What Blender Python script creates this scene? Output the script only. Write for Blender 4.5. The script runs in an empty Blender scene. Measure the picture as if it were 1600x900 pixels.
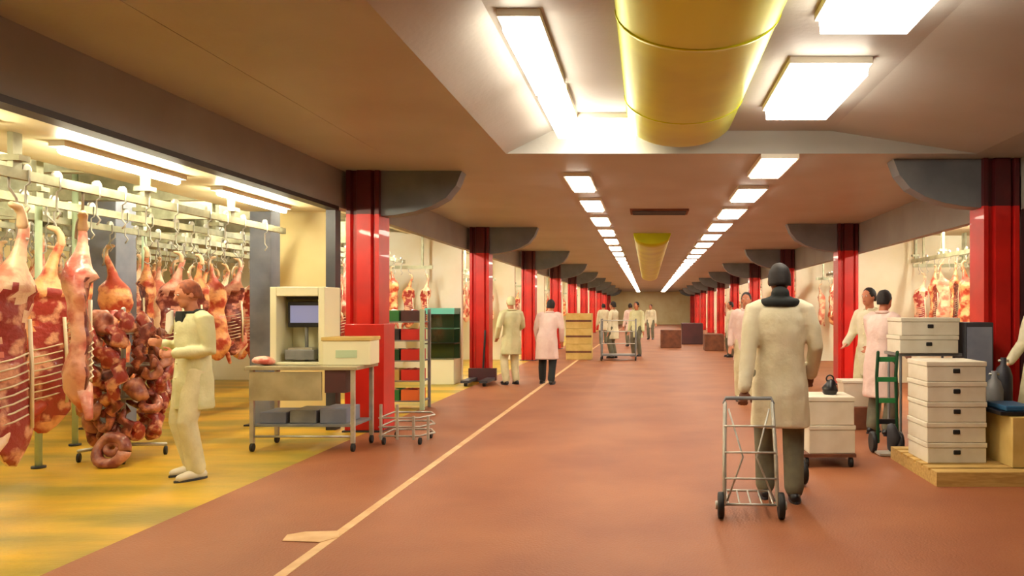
import bpy, bmesh, math, random
from mathutils import Vector, Matrix, noise
random.seed(7)
PI = math.pi
S = bpy.context.scene
C = S.collection

# ------------------------------------------------------------------ camera
cd = bpy.data.cameras.new('camera'); cam = bpy.data.objects.new('camera', cd); C.objects.link(cam)
cam.location = (0, 0, 1.5); cam.rotation_euler = (PI/2, 0, 0)
cd.sensor_width = 36; cd.lens = 27.0
cd.shift_x = (800-1012)/1600; cd.shift_y = 33/1600
cd.clip_end = 200
S.camera = cam
# ------------------------------------------------------------------ world, exposure
w = bpy.data.worlds.new('world'); S.world = w; w.use_nodes = True
w.node_tree.nodes['Background'].inputs[0].default_value = (1.0, .85, .65, 1)
w.node_tree.nodes['Background'].inputs[1].default_value = .25
S.view_settings.view_transform = 'Standard'; S.view_settings.look = 'None'
S.view_settings.gamma = 1; S.view_settings.use_curve_mapping = False
S.view_settings.exposure = 0.0
S.cycles.use_denoising = True
S.cycles.max_bounces = 8
S.cycles.sample_clamp_indirect = 6
HALL_LAMP = 18.5        # ceiling lights of the hall
STALL_LAMP = 115.0       # tube lights of the stalls
DIR = {}

# ------------------------------------------------------------------ materials
def srgb(r, g, b):
    f = lambda c: (c/255/12.92) if c/255 <= .04045 else ((c/255+.055)/1.055)**2.4
    return (f(r), f(g), f(b), 1)
def mat(name, col, rough=.6, metal=0, col2=None, scale=6, detail=4, bump=0, bscale=30, mix=(.35, .65), stretch=None, coat=0):
    m = bpy.data.materials.new(name); m.use_nodes = True
    nt = m.node_tree; b = nt.nodes['Principled BSDF']
    b.inputs['Roughness'].default_value = rough; b.inputs['Metallic'].default_value = metal
    if coat: b.inputs['Coat Weight'].default_value = coat
    b.inputs['Base Color'].default_value = srgb(*col)
    tc = nt.nodes.new('ShaderNodeTexCoord'); src = tc.outputs['Object']
    if stretch:
        mp = nt.nodes.new('ShaderNodeMapping'); mp.inputs['Scale'].default_value = stretch
        nt.links.new(src, mp.inputs[0]); src = mp.outputs[0]
    if col2:
        n = nt.nodes.new('ShaderNodeTexNoise'); n.inputs['Scale'].default_value = scale; n.inputs['Detail'].default_value = detail
        nt.links.new(src, n.inputs['Vector'])
        r = nt.nodes.new('ShaderNodeValToRGB')
        r.color_ramp.elements[0].position = mix[0]; r.color_ramp.elements[0].color = srgb(*col)
        r.color_ramp.elements[1].position = mix[1]; r.color_ramp.elements[1].color = srgb(*col2)
        nt.links.new(n.outputs['Fac'], r.inputs[0]); nt.links.new(r.outputs[0], b.inputs['Base Color'])
    if bump:
        n2 = nt.nodes.new('ShaderNodeTexNoise'); n2.inputs['Scale'].default_value = bscale; n2.inputs['Detail'].default_value = 3
        nt.links.new(src, n2.inputs['Vector'])
        bp = nt.nodes.new('ShaderNodeBump'); bp.inputs['Strength'].default_value = bump; bp.inputs['Distance'].default_value = .02
        nt.links.new(n2.outputs['Fac'], bp.inputs['Height']); nt.links.new(bp.outputs[0], b.inputs['Normal'])
    return m
def emit(name, col, s):
    m = bpy.data.materials.new(name); m.use_nodes = True; b = m.node_tree.nodes['Principled BSDF']
    b.inputs['Base Color'].default_value = srgb(*col)
    b.inputs['Emission Color'].default_value = srgb(*col); b.inputs['Emission Strength'].default_value = s
    return m
M = {
 'floor': mat('red_floor', (156, 94, 56), .55, 0, (134, 72, 40), .9, 5, .25, 60, (.35, .7)),
 'yfloor': mat('yellow_floor', (216, 170, 44), .42, 0, (150, 130, 40), .8, 4, .25, 25, (.38, .62), stretch=(.6, 2.2, 1)),
 'line': mat('line_paint', (224, 186, 136), .6, 0, (205, 160, 112), 5),
 'ceil': mat('ceiling_paint', (180, 180, 174), .5, 0, (170, 168, 160), .8, 3, .1, 20),
 'fascia': mat('fascia_paint', (150, 148, 142), .6, 0, (140, 136, 130), 1.5),
 'darkedge': mat('dark_edge', (44, 32, 28), .5),
 'lightwall': mat('light_wall', (252, 248, 226), .5, 0, (244, 236, 206), 1.2),
 'creamwall': mat('cream_wall', (246, 230, 176), .5, 0, (236, 214, 150), 1.2),
 'soffit': mat('cream_soffit', (238, 232, 196), .45, 0, (226, 214, 170), 2),
 'stallceil': mat('stall_ceiling', (168, 158, 118), .6, 0, (120, 116, 86), 2),
 'maroon': mat('maroon_panel', (84, 40, 44), .5, 0, (64, 34, 40), 1.5),
 'haunch': mat('slate_bracket', (118, 124, 130), .5, 0, (98, 104, 112), 2),
 'red': mat('red_paint', (214, 30, 24), .38, 0, (186, 24, 22), 2, coat=.2),
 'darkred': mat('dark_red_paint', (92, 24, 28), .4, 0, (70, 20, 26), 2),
 'duct': mat('yellow_duct', (204, 214, 26), .34, .5, (184, 190, 18), 1.2, 3, .03, 6),
 'whitefix': mat('fixture_white', (236, 230, 214), .4),
 'steel': mat('brushed_steel', (206, 202, 192), .38, .6, (176, 174, 166), 8),
 'greysteel': mat('painted_grey', (138, 138, 136), .5, .1, (112, 112, 116), 4),
 'bluegrey': mat('blue_grey', (132, 136, 152), .5, 0, (108, 112, 130), 3),
 'rail': mat('rail_cream_grey', (190, 188, 158), .45, .3, (142, 142, 116), 5),
 'palegreen': mat('pale_green_pipe', (188, 208, 172), .4),
 'rubber': mat('black_rubber', (22, 20, 20), .6),
 'black': mat('black_plastic', (26, 24, 28), .35),
 'whitebox': mat('white_foam', (226, 218, 198), .6, 0, (212, 200, 176), 4),
 'coat': mat('white_coat', (232, 224, 196), .75, 0, (216, 206, 172), 5, 4, .5, 14),
 'coatpink': mat('pinkish_coat', (240, 214, 204), .75, 0, (226, 196, 186), 5, 4, .5, 14),
 'coatgreen': mat('pale_yellow_coat', (226, 222, 178), .75, 0, (208, 206, 156), 5, 4, .5, 14),
 'trousers': mat('off_white_trousers', (226, 218, 178), .8, 0, (206, 196, 152), 6, 4, .4, 16),
 'greytrousers': mat('grey_trousers', (118, 114, 92), .8, 0, (96, 92, 76), 6),
 'skin': mat('skin', (206, 138, 104), .55, 0, (190, 116, 84), 9),
 'darkskin': mat('brown_skin', (120, 74, 52), .55),
 'hairdark': mat('dark_hair', (24, 18, 20), .7, 0, (38, 30, 30), 30),
 'hairred': mat('auburn_hair', (150, 78, 44), .7, 0, (118, 56, 32), 30),
 'blackcloth': mat('black_cloth', (28, 32, 32), .85),
 'eye': mat('eye_white', (230, 226, 220), .3), 'iris': mat('iris', (40, 26, 20), .3), 'lip': mat('lip', (170, 88, 76), .5),
 'pork': mat('pork_skin', (250, 214, 176), .42, 0, (222, 124, 100), 5, 6, .6, 18, (.44, .58), coat=.2),
 'porkpink': mat('pork_pink', (244, 182, 156), .42, 0, (196, 84, 70), 5.5, 6, .6, 18, (.42, .6), coat=.2),
 'beef': mat('orange_meat', (246, 178, 118), .42, 0, (186, 70, 48), 6.5, 6, .6, 18, (.42, .57), coat=.2),
 'meat': mat('red_meat', (160, 52, 44), .38, 0, (236, 172, 136), 9, 6, .6, 24, (.5, .62), coat=.25),
 'darkmeat': mat('dark_meat', (116, 42, 38), .36, 0, (206, 126, 102), 10, 6, .6, 24, (.48, .64), coat=.3),
 'offal': mat('offal', (128, 58, 50), .36, 0, (206, 138, 112), 9, 5, .35, 24, (.4, .7), coat=.3),
 'fat': mat('fat', (244, 218, 176), .45, 0, (226, 180, 136), 7),
 'bone': mat('bone', (240, 222, 190), .5),
 'carton': mat('yellow_carton', (216, 186, 112), .7, 0, (198, 164, 88), 4),
 'brown': mat('brown_board', (124, 72, 44), .7, 0, (98, 54, 34), 5),
 'cream': mat('cream_plastic', (240, 234, 196), .4),
 'table': mat('table_grey', (190, 178, 146), .4, .3, (164, 152, 122), 4),
 'green': mat('green_plastic', (40, 120, 64), .4), 'dgreen': mat('dark_green', (18, 68, 40), .4),
 'blue': mat('blue_plastic', (40, 92, 132), .4), 'teal': mat('teal_panel', (96, 176, 160), .4),
 'crate_red': mat('red_crate', (204, 44, 40), .45), 'crate_orange': mat('orange_crate', (226, 112, 60), .45),
 'wood': mat('pallet_wood', (208, 172, 100), .7, 0, (184, 146, 78), 6, 4, 0, 30, (.35, .65), (1, 8, 8)),
 'darkgrey': mat('dark_grey', (66, 66, 72), .5, .2, (50, 50, 58), 4),
 'pink': mat('pink_plastic', (226, 96, 122), .5),
 'hall_lamp': emit('hall_lamp_glow', (255, 243, 222), HALL_LAMP),
 'stall_lamp': emit('stall_lamp_glow', (255, 246, 212), STALL_LAMP),
 'bay_fill': emit('bay_fill_glow', (255, 250, 228), 260),  # stronger glow for the tubes added to brighten the far stalls
 'screen': emit('screen_glow', (130, 135, 180), .45),
}
g = bpy.data.materials.new('glass'); g.use_nodes = True
_b = g.node_tree.nodes['Principled BSDF']; _b.inputs['Base Color'].default_value = (.8, .95, .9, 1)
_b.inputs['Transmission Weight'].default_value = 1; _b.inputs['Roughness'].default_value = .03; M['glass'] = g

# ------------------------------------------------------------------ mesh helpers
class MB:
    def __init__(s): s.bm = bmesh.new()
    def box(s, x0, x1, y0, y1, z0, z1, mi=0, rot=None):
        v = [Vector((x, y, z)) for z in (z0, z1) for y in (y0, y1) for x in (x0, x1)]
        if rot is not None:
            c = Vector(((x0+x1)/2, (y0+y1)/2, (z0+z1)/2)); v = [c + rot @ (p-c) for p in v]
        v = [s.bm.verts.new(p) for p in v]
        for f in ((0,2,3,1),(4,5,7,6),(0,1,5,4),(2,6,7,3),(0,4,6,2),(1,3,7,5)):
            s.bm.faces.new([v[i] for i in f]).material_index = mi
        return s
    def rings(s, rs, mi=0, smooth=True, cap=True):
        L = [[s.bm.verts.new(p) for p in r] for r in rs]; n = len(L[0])
        for a, b in zip(L, L[1:]):
            for i in range(n):
                f = s.bm.faces.new((a[i], a[(i+1) % n], b[(i+1) % n], b[i])); f.smooth = smooth; f.material_index = mi
        if cap:
            for r, rev in ((L[0], True), (L[-1], False)):
                f = s.bm.faces.new(list(reversed(r)) if rev else r); f.material_index = mi
        return s
    def tube(s, pts, rad, n=8, mi=0, ends=True, smooth=True):
        pts = [Vector(p) for p in pts]
        if not isinstance(rad, (list, tuple)): rad = [rad]*len(pts)
        if ends and len(pts) > 1 and max(rad) > .012:      # rounded ends
            d0 = (pts[0]-pts[1]).normalized(); d1 = (pts[-1]-pts[-2]).normalized()
            pre = [(pts[0]+d0*rad[0]*k, rad[0]*math.sqrt(max(0.02, 1-k*k))) for k in (.95, .6)]
            post = [(pts[-1]+d1*rad[-1]*k, rad[-1]*math.sqrt(max(0.02, 1-k*k))) for k in (.6, .95)]
            pts = [p for p, _ in pre]+pts+[p for p, _ in post]; rad = [r for _, r in pre]+list(rad)+[r for _, r in post]
        R = []; u = None
        for i, p in enumerate(pts):
            t = (pts[min(i+1, len(pts)-1)]-pts[max(i-1, 0)]).normalized()
            if u is None:
                u = t.orthogonal().normalized()
            else:
                u = (u - t*u.dot(t)).normalized()
            v = t.cross(u)
            R.append([p + (u*math.cos(a)+v*math.sin(a))*rad[i] for a in [2*PI*k/n for k in range(n)]])
        return s.rings(R, mi, smooth)
    def cyl(s, x, y, z0, z1, r, n=16, mi=0):
        return s.rings([[Vector((x+r*math.cos(2*PI*k/n), y+r*math.sin(2*PI*k/n), z)) for k in range(n)] for z in (z0, z1)], mi)
    def disc(s, c, axis, r, w, n=18, mi=0):            # wheel
        c = Vector(c); axis = Vector(axis).normalized(); u = axis.orthogonal().normalized(); v = axis.cross(u)
        R = []
        for k, rr in ((-.5, .82), (-.42, .98), (0, 1), (.42, .98), (.5, .82)):
            R.append([c+axis*w*k+(u*math.cos(2*PI*i/n)+v*math.sin(2*PI*i/n))*r*rr for i in range(n)])
        return s.rings(R, mi)
    def ell(s, c, r, n=12, m=8, mi=0, rot=None):
        c = Vector(c); R = []
        for j in range(m+1):
            a = PI*(.04+.92*j/m)-PI/2
            ring = [Vector((r[0]*math.cos(a)*math.cos(2*PI*i/n), r[1]*math.cos(a)*math.sin(2*PI*i/n), r[2]*math.sin(a))) for i in range(n)]
            if rot is not None: ring = [rot @ p for p in ring]
            R.append([c+p for p in ring])
        return s.rings(R, mi)
    def prism(s, poly, axis, a0, a1, mi=0, smooth=False):   # poly of 2D points, extruded along axis
        def P(p, t): return Vector((t, p[0], p[1])) if axis == 'x' else Vector((p[0], t, p[1])) if axis == 'y' else Vector((p[0], p[1], t))
        return s.rings([[P(p, a0) for p in poly], [P(p, a1) for p in poly]], mi, smooth)
    def torus(s, c, R, r, n=20, m=8, mi=0, rot=None, arc=2*PI):
        c = Vector(c); rs = []
        k = n if arc < 2*PI else n
        pts = []
        for i in range(k+1):
            a = arc*i/k; p = Vector((R*math.cos(a), R*math.sin(a), 0)); pts.append(c+(rot @ p if rot is not None else p))
        return s.tube(pts, r, m, mi, ends=False)
    def jitter(s, amp, sc, seed=0):
        o = Vector((seed*3.1, seed*1.7, seed*.9))
        for v in s.bm.verts:
            v.co += noise.noise_vector(v.co*sc+o)*amp
        return s
    def mesh(s, name, mats, bevel=0):
        bmesh.ops.recalc_face_normals(s.bm, faces=s.bm.faces)
        me = bpy.data.meshes.new(name); s.bm.to_mesh(me); s.bm.free()
        for m in (mats if isinstance(mats, (list, tuple)) else [mats]): me.materials.append(M[m] if isinstance(m, str) else m)
        return me
    def build(s, name, mats, parent=None, bevel=0, remesh=0, smooth=0, **tags):
        o = bpy.data.objects.new(name, s.mesh(name, mats)); C.objects.link(o)
        if parent is not None: o.parent = parent
        if bevel:
            b = o.modifiers.new('bevel', 'BEVEL'); b.width = bevel; b.segments = 2; b.limit_method = 'ANGLE'
        if remesh:
            r = o.modifiers.new('remesh', 'REMESH'); r.mode = 'VOXEL'; r.voxel_size = remesh; r.use_smooth_shade = True
            q = o.modifiers.new('smooth', 'SMOOTH'); q.iterations = smooth or 3; q.factor = .5
        for k, v in tags.items(): o[k] = v
        return o
def thing(name, label, cat, loc=(0, 0, 0), rz=0, group=None, sc=None):
    o = bpy.data.objects.new(name, None); C.objects.link(o); o.empty_display_size = .1
    o.location = loc; o.rotation_euler = (0, 0, rz); o['label'] = label; o['category'] = cat; o['kind'] = 'thing'
    if group: o['group'] = group
    if sc: o.scale = sc if isinstance(sc, (tuple, list)) else (sc, sc, sc)
    return o
def tag(o, label, cat, group=None, loc=None, rz=None):
    o['label'] = label; o['category'] = cat; o['kind'] = 'thing'
    if group: o['group'] = group
    if loc is not None: o.location = loc
    if rz is not None: o.rotation_euler = (0, 0, rz)
    return o
def struct(name, mb, m):
    return mb.build(name, m, kind='structure')
KIDS = {}
def kids(o): return [c for c in C.objects if c.parent == o]
def dup(src, loc=None, rz=None, label=None, group=None, sc=None, parent=None):
    if src.name not in KIDS: KIDS[src.name] = kids(src)
    r = src.copy(); C.objects.link(r)
    if parent is not None: r.parent = parent
    if loc is not None: r.location = loc
    if rz is not None: r.rotation_euler = (0, 0, rz) if not isinstance(rz, tuple) else rz
    if sc is not None: r.scale = sc if isinstance(sc, (tuple, list)) else (sc, sc, sc)
    if label: r['label'] = label
    if group: r['group'] = group
    for c in KIDS[src.name]: dup(c, parent=r)
    return r

# ------------------------------------------------------------------ the hall
LX, RX = -3.75, 4.19          # fascia lines of the two stall fronts
HZ = 3.2                      # hall ceiling
YE = 75.0
PL = [9.56+6.5*i for i in range(10)]; PLX = -3.48
PR = [8.8+6.6*i for i in range(10)]; PRX = 3.97
struct('floor', MB().box(-3.42, 12, -5, YE, -.1, 0), 'floor')
struct('yellow_floor', MB().box(-13, -3.42, -5, YE, -.1, 0), 'yfloor')
tag(MB().box(-2.1, -2.03, .5, 60, 0, .003).build('floor_line', 'line'), 'thin pale painted line running down the red floor', 'floor line')
pt = MB(); pt.prism([(-.16, -.1), (.1, -.13), (.17, -.02), (.12, .12), (-.1, .1), (-.19, .03)], 'z', .003, .006)
tag(pt.build('paint_patch', 'line'), 'pale paint blotch on the floor line near the camera', 'paint patch', loc=(-2.2, 5.06, 0))
# ceiling with the raised recess over the near aisle
RC0, RC1, RY1, RZ = -1.05, 2.0, 8.4, 3.45
struct('ceiling', MB().prism([(LX-.1, HZ), (RC0-.5, HZ), (RC0, RZ), (RC0, HZ+.4), (LX-.1, HZ+.4)], 'y', -5, RY1), 'ceil')
struct('right_ceiling', MB().prism([(RX+.1, HZ), (RC1+1.6, HZ), (RC1, RZ), (RC1, HZ+.4), (RX+.1, HZ+.4)], 'y', -5, RY1), 'ceil')
struct('far_ceiling', MB().box(LX-.1, RX+.1, RY1, YE, HZ, HZ+.4), 'ceil')
struct('recess_ceiling', MB().box(RC0, RC1, -5, RY1, RZ, RZ+.15), 'ceil')
struct('trim_1', MB().box(-3.02, -2.9, -5, RY1, HZ-.004, HZ), 'ceil')
struct('wall_back', MB().box(-13, 12, -5.2, -5, 0, 3.6), 'creamwall')
struct('wall_front', MB().box(LX, RX, YE, YE+.2, 0, HZ), 'creamwall')
struct('wall_left', MB().box(-11.2, -11, -5, 16.2, 0, 3.3), 'creamwall')
struct('wall_right', MB().box(10, 10.2, -5, YE, 0, 3.3), 'lightwall')
struct('trim_3', MB().box(LX-.12, LX, -5, YE, 2.74, HZ+.1), 'fascia')
struct('trim_2', MB().box(LX-.125, LX+.012, -5, 9.3, 2.70, 2.745), 'darkedge')
struct('trim_4', MB().box(RX, RX+.12, -5, YE, 2.62, HZ+.1), 'fascia')
struct('wall_right_panel', MB().box(RX, 6.5, 8.62, 8.72, 0, 3.0), 'maroon')
# stall shells, left
struct('trim_5', MB().box(-5.1, LX-.12, -5, 9.75, 2.74, 3.4), 'soffit')
struct('left_stall_ceiling', MB().box(-11, -5.1, -5, YE, 3.15, 3.4), 'stallceil')
struct('far_stall_ceiling', MB().box(-5.1, LX-.12, 9.75, YE, 3.1, 3.4), 'soffit')
struct('wall_partition_panel', MB().box(-4.72, -4.02, 9.86, 9.98, 0, 3.1), 'creamwall')
struct('right_stall_ceiling', MB().box(RX+.12, 10, -5, YE, 3.0, 3.4), 'soffit')
for i, y in enumerate(PL[1:]):
    struct('wall_left_partition_%d' % (i+1), MB().box(-11 if i == 0 else -6.6, -3.95, y+.25, y+.37, 0, 3.15), 'lightwall')
struct('wall_left_far', MB().box(-6.8, -6.6, 16.6, YE, 0, 3.15), 'lightwall')
for i, y in enumerate(PR[1:]):
    struct('wall_right_partition_%d' % (i+1), MB().box(4.3, 10 if i < 1 else 7.2, y+.25, y+.37, 0, 3.1), 'lightwall')
struct('wall_right_far', MB().box(7.2, 7.4, 22, YE, 0, 3.1), 'lightwall')

# ------------------------------------------------------------------ pillars
ordn = ['nearest', 'second', 'third', 'fourth', 'fifth', 'sixth', 'seventh', 'eighth', 'ninth', 'tenth']
def make_pillar(side, label, x, y):
    t = thing('pillar', label, 'pillar', (x, y, 0))
    a = MB()
    w, d = .2, .19                                  # channel-shaped steel column
    poly = [(-w, -d), (-w+.05, -d), (-w+.07, -d+.05), (-.09, -d+.05), (-.07, -d), (.1, -d), (.12, -d+.05), (w-.07, -d+.05), (w-.05, -d), (w, -d), (w, d), (-w, d)]
    a.prism(poly, 'z', .02, 2.66); a.build('shaft', 'red', t)
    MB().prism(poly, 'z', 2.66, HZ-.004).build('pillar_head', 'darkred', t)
    MB().box(-.24, .24, -.22, .22, 0, .02).build('base_plate', 'darkgrey', t)
    MB().box(-.215, .265, -.205, .205, .02, 1.32).build('guard', 'red', t, bevel=.01) if side else None
    s = 1 if x < 0 else -1
    pr = [(0, HZ-.004), (1.22, HZ-.004), (1.14, 3.02), (1.0, 2.87), (.8, 2.77), (.55, 2.70), (.3, 2.66), (0, 2.64)]
    MB().prism([(s*(.12+u*.88), z) for u, z in pr], 'y', -.12, .12).build('bracket', 'haunch', t)
    return t
p0 = make_pillar(True, 'red steel pillar behind the grey table, nearest of the left row', PLX, PL[0])
pl = make_pillar(False, 'red steel pillar beside the display cabinet, second of the left row', PLX, PL[1])
for i in range(2, 10):
    dup(pl, (PLX, PL[i], 0), label='red steel pillar, %s of the left row' % ordn[i])
pr_ = make_pillar(False, 'red steel pillar by the stacked white crates, nearest of the right row', PRX, PR[0])
for i in range(1, 10):
    dup(pr_, (PRX, PR[i], 0), label='red steel pillar, %s of the right row' % ordn[i])

# ------------------------------------------------------------------ ceiling lights, ducts
def light_panel(w, l, label, loc, m='hall_lamp', group=None, name='ceiling_light', deep=.07):
    t = thing(name, label, 'ceiling light', loc, 0, group)
    f = MB(); b = .02
    f.box(-w/2-b, -w/2, -l/2-b, l/2+b, -.05, 0).box(w/2, w/2+b, -l/2-b, l/2+b, -.05, 0).box(-w/2, w/2, -l/2-b, -l/2, -.05, 0).box(-w/2, w/2, l/2, l/2+b, -.05, 0)
    f.build('frame', 'whitefix', t)
    MB().prism([(-w/2, -.005), (-w/2+.015, -deep), (w/2-.015, -deep), (w/2, -.005)], 'y', -l/2, l/2).build('diffuser', m, t)
    return t
light_panel(.24, 1.5, 'long white strip light in the left of the ceiling recess, far one', (-.84, 7.4, RZ), deep=.14)
light_panel(.24, 1.5, 'long white strip light in the left of the ceiling recess, near one', (-.84, 5.75, RZ), deep=.14)
light_panel(.6, .6, 'square white light in the recess corner left of the yellow duct end', (-.42, 7.95, RZ), deep=.14)
light_panel(.6, 1.4, 'wide white panel light right of the yellow duct, far one', (1.42, 6.65, RZ), deep=.14)
light_panel(.6, 1.4, 'wide white panel light right of the yellow duct, at the top edge', (1.42, 4.35, RZ), deep=.14)
light_panel(.24, 1.5, 'white strip light in the recess just above the camera', (-.84, 2.0, RZ))
l0 = light_panel(.3, 1.15, 'white strip light nearest the recess in the left ceiling row', (-.88, 10.15, HZ))
for i in range(1, 34):
    y = 10.15+2.15*i
    if y > 73: break
    dup(l0, (-.88, y, HZ), label='small white strip light in the left ceiling row, %s from the recess' % ordn[i] if i < 5 else 'tiny white strip light far down the left ceiling row', group='far lights of the left ceiling row' if i > 4 else None)
l1 = light_panel(.38, 1.15, 'white strip light nearest the recess in the right ceiling row', (1.45, 9.0, HZ))
for i in range(1, 34):
    y = 9.0+2.15*i
    if y > 73: break
    dup(l1, (1.45, y, HZ), label='small white strip light in the right ceiling row, %s from the recess' % ordn[i] if i < 5 else 'tiny white strip light far down the right ceiling row', group='far lights of the right ceiling row' if i > 4 else None)
def duct(x, z, hw, dep, y0, y1, label):
    t = thing('ceiling_duct', label, 'duct', (x, 0, z))
    def prof(y, k): return [Vector((hw*k*math.cos(a), y, -dep*k*math.sin(a) if 0 < i < 20 else 0)) for i, a in [(i, PI*i/20) for i in range(21)]]
    R = [prof(y0, 1)]
    y = y0
    while y < y1-.5: y += 1.2; R.append(prof(min(y, y1-.3), 1))
    R += [prof(y1-.2, .97), prof(y1-.1, .85), prof(y1, .6)]
    MB().rings(R).build('trough', 'duct', t)
    for yy in (range(int(y0)+1, int(y1), 2) if y0 < 0 else ()):
        MB().rings([[p*1.0+Vector((0, 0, 0)) for p in prof(yy+d, 1.012)] for d in (0, .05)]).build('seam_band', 'duct', t)
    return t
duct(.33, RZ, .54, .26, -4, 8.25, 'large rounded yellow duct under the ceiling recess overhead')
duct(.1, HZ, .42, .24, 17.2, 40, 'yellow rounded duct farther down the aisle ceiling')
v = thing('ceiling_vent', 'dark wide vent grille in the aisle ceiling', 'vent', (.2, 13.3, HZ))
MB().box(-.5, .5, -.3, .3, -.03, 0).build('frame', 'brown', v)
for k in range(7): MB().box(-.46, .46, -.25+k*.075, -.21+k*.075, -.045, -.03).build('slat', 'darkgrey', v)

# stall tube lights
def tube_light(loc, l, label, group=None, rz=0, m='stall_lamp'):
    t = thing('tube_light', label, 'tube light', loc, rz, group)
    MB().box(-.06, .06, -l/2, l/2, -.04, 0).build('housing', 'whitefix', t)
    MB().tube([(0, -l/2+.05, -.065), (0, l/2-.05, -.065)], .026, 10).build('tube', m, t)
    return t
tl = tube_light((-4.35, 6.4, 2.74), 1.5, 'white tube light under the cream soffit of the left meat stall, middle one')
dup(tl, (-4.35, 8.5, 2.74), label='white tube light under the cream soffit of the left meat stall, far one')
dup(tl, (-4.35, 4.3, 2.74), label='white tube light under the cream soffit of the left meat stall, near one')
dup(tl, (-4.35, 1.8, 2.74), label='white tube light under the left soffit beside the camera')
for x in (-6.2, -8.4):
    for y in (4, 7, 10, 13.4):
        dup(tl, (x, y, 3.15), label='white tube light deep in the left meat stall, %s of the %s row' % (ordn[(4, 7, 10, 13.4).index(y)], 'front' if x > -7 else 'rear'), group='tube lights deep in the left stall')
tlb = tube_light((-4.6, PL[0]+4.6, 3.1), 1.5, 'added white tube light in the stall just beyond the nearest left pillar', m='bay_fill')  # tubes added beyond the pillars to keep the stall openings bright
for i, y in enumerate(PL[:8]):
    for k in (2.0, 4.6):
        if i or k < 4: dup(tlb, (-4.6, y+k, 3.1), label='%s added white tube light in the stall beyond the %s left pillar' % ('near' if k < 4 else 'far', ordn[i]), group='added tube lights beyond the left pillars')
t0 = dup(tl, (4.5, 12.0, 3.0), label='long white tube light along the right stall front', sc=(1, 2.6, 1)); t0.location = (4.36, 12.0, 2.9)
for i, y in enumerate(PR[:8]):  # same added tubes, brightening the right-hand stalls
    for k in (2.0, 4.6):
        dup(tlb, (5.4, y+k, 3.0), label='%s added white tube light in the stall beyond the %s right pillar' % ('near' if k < 4 else 'far', ordn[i]), group='added tube lights beyond the right pillars')

# ------------------------------------------------------------------ overhead rails of the left stall
RLZ = 2.42
def rail(x, y0, y1, top, label, group=None, step=1.4):
    t = thing('overhead_rail', label, 'meat rail', (x, 0, 0), 0, group)
    MB().box(-.022, .022, y0, y1, RLZ, RLZ+.07).build('rail_bar', 'rail', t)
    y = y0+.4; hm = None
    while y < y1:
        h = MB(); h.box(-.02, .02, -.04, .04, RLZ+.07, top).box(-.07, .07, -.05, .05, RLZ+.12, RLZ+.16)
        if hm is None: hm = h.build('hanger', 'rail', t); hm.location = (0, y, 0)
        else:
            o = hm.copy(); C.objects.link(o); o.location = (0, y, 0); o.parent = t
        y += step
    rm = None; y = y0+.2
    while y < y1-.1:
        if rm is None:
            h = MB(); h.disc((0, 0, RLZ+.075), (1, 0, 0), .045, .03, 10); h.tube([(.025, 0, RLZ+.075), (.03, 0, RLZ-.02), (0, 0, RLZ-.04), (0, 0, RLZ-.16), (.03, 0, RLZ-.2), (0, 0, RLZ-.24)], .007, 5); rm = h.build('roller_hook', 'steel', t); rm.location = (0, y, 0)
        else:
            o = rm.copy(); C.objects.link(o); o.location = (0, y, 0); o.parent = t
        y += random.uniform(.28, .6)
    return t
RAILX = [-4.45, -5.4, -6.35, -7.3, -8.25, -9.2]
rl = ['front', 'second', 'third', 'fourth', 'fifth', 'rearmost']
for i, x in enumerate(RAILX):
    rail(x, 2.2, 9.4 if i == 0 else 15.6, 2.74 if i == 0 else 3.15, 'long cream grey meat rail over the left stall, %s one' % (rl[i]))
for k, y in enumerate((5.2, 7.0, 8.8, 10.6, 12.4, 14.4)):
    MB_ = MB().box(-10.2, -5.12, y-.05, y+.05, 2.74, 2.86).box(-10.2, -5.12, y-.008, y+.008, 2.86, 3.14)
    tag(MB_.build('cross_beam', 'rail'), 'grey cross beam above the left stall meat rails, %s from the camera' % ordn[k], 'beam', 'cross beams above the left meat rails')
rail(5.3, 9.2, 15.4, 3.0, 'meat rail over the right stall, nearest the aisle', None)
rail(6.25, 9.2, 15.4, 3.0, 'meat rail over the right stall, deeper one', None)

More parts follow.
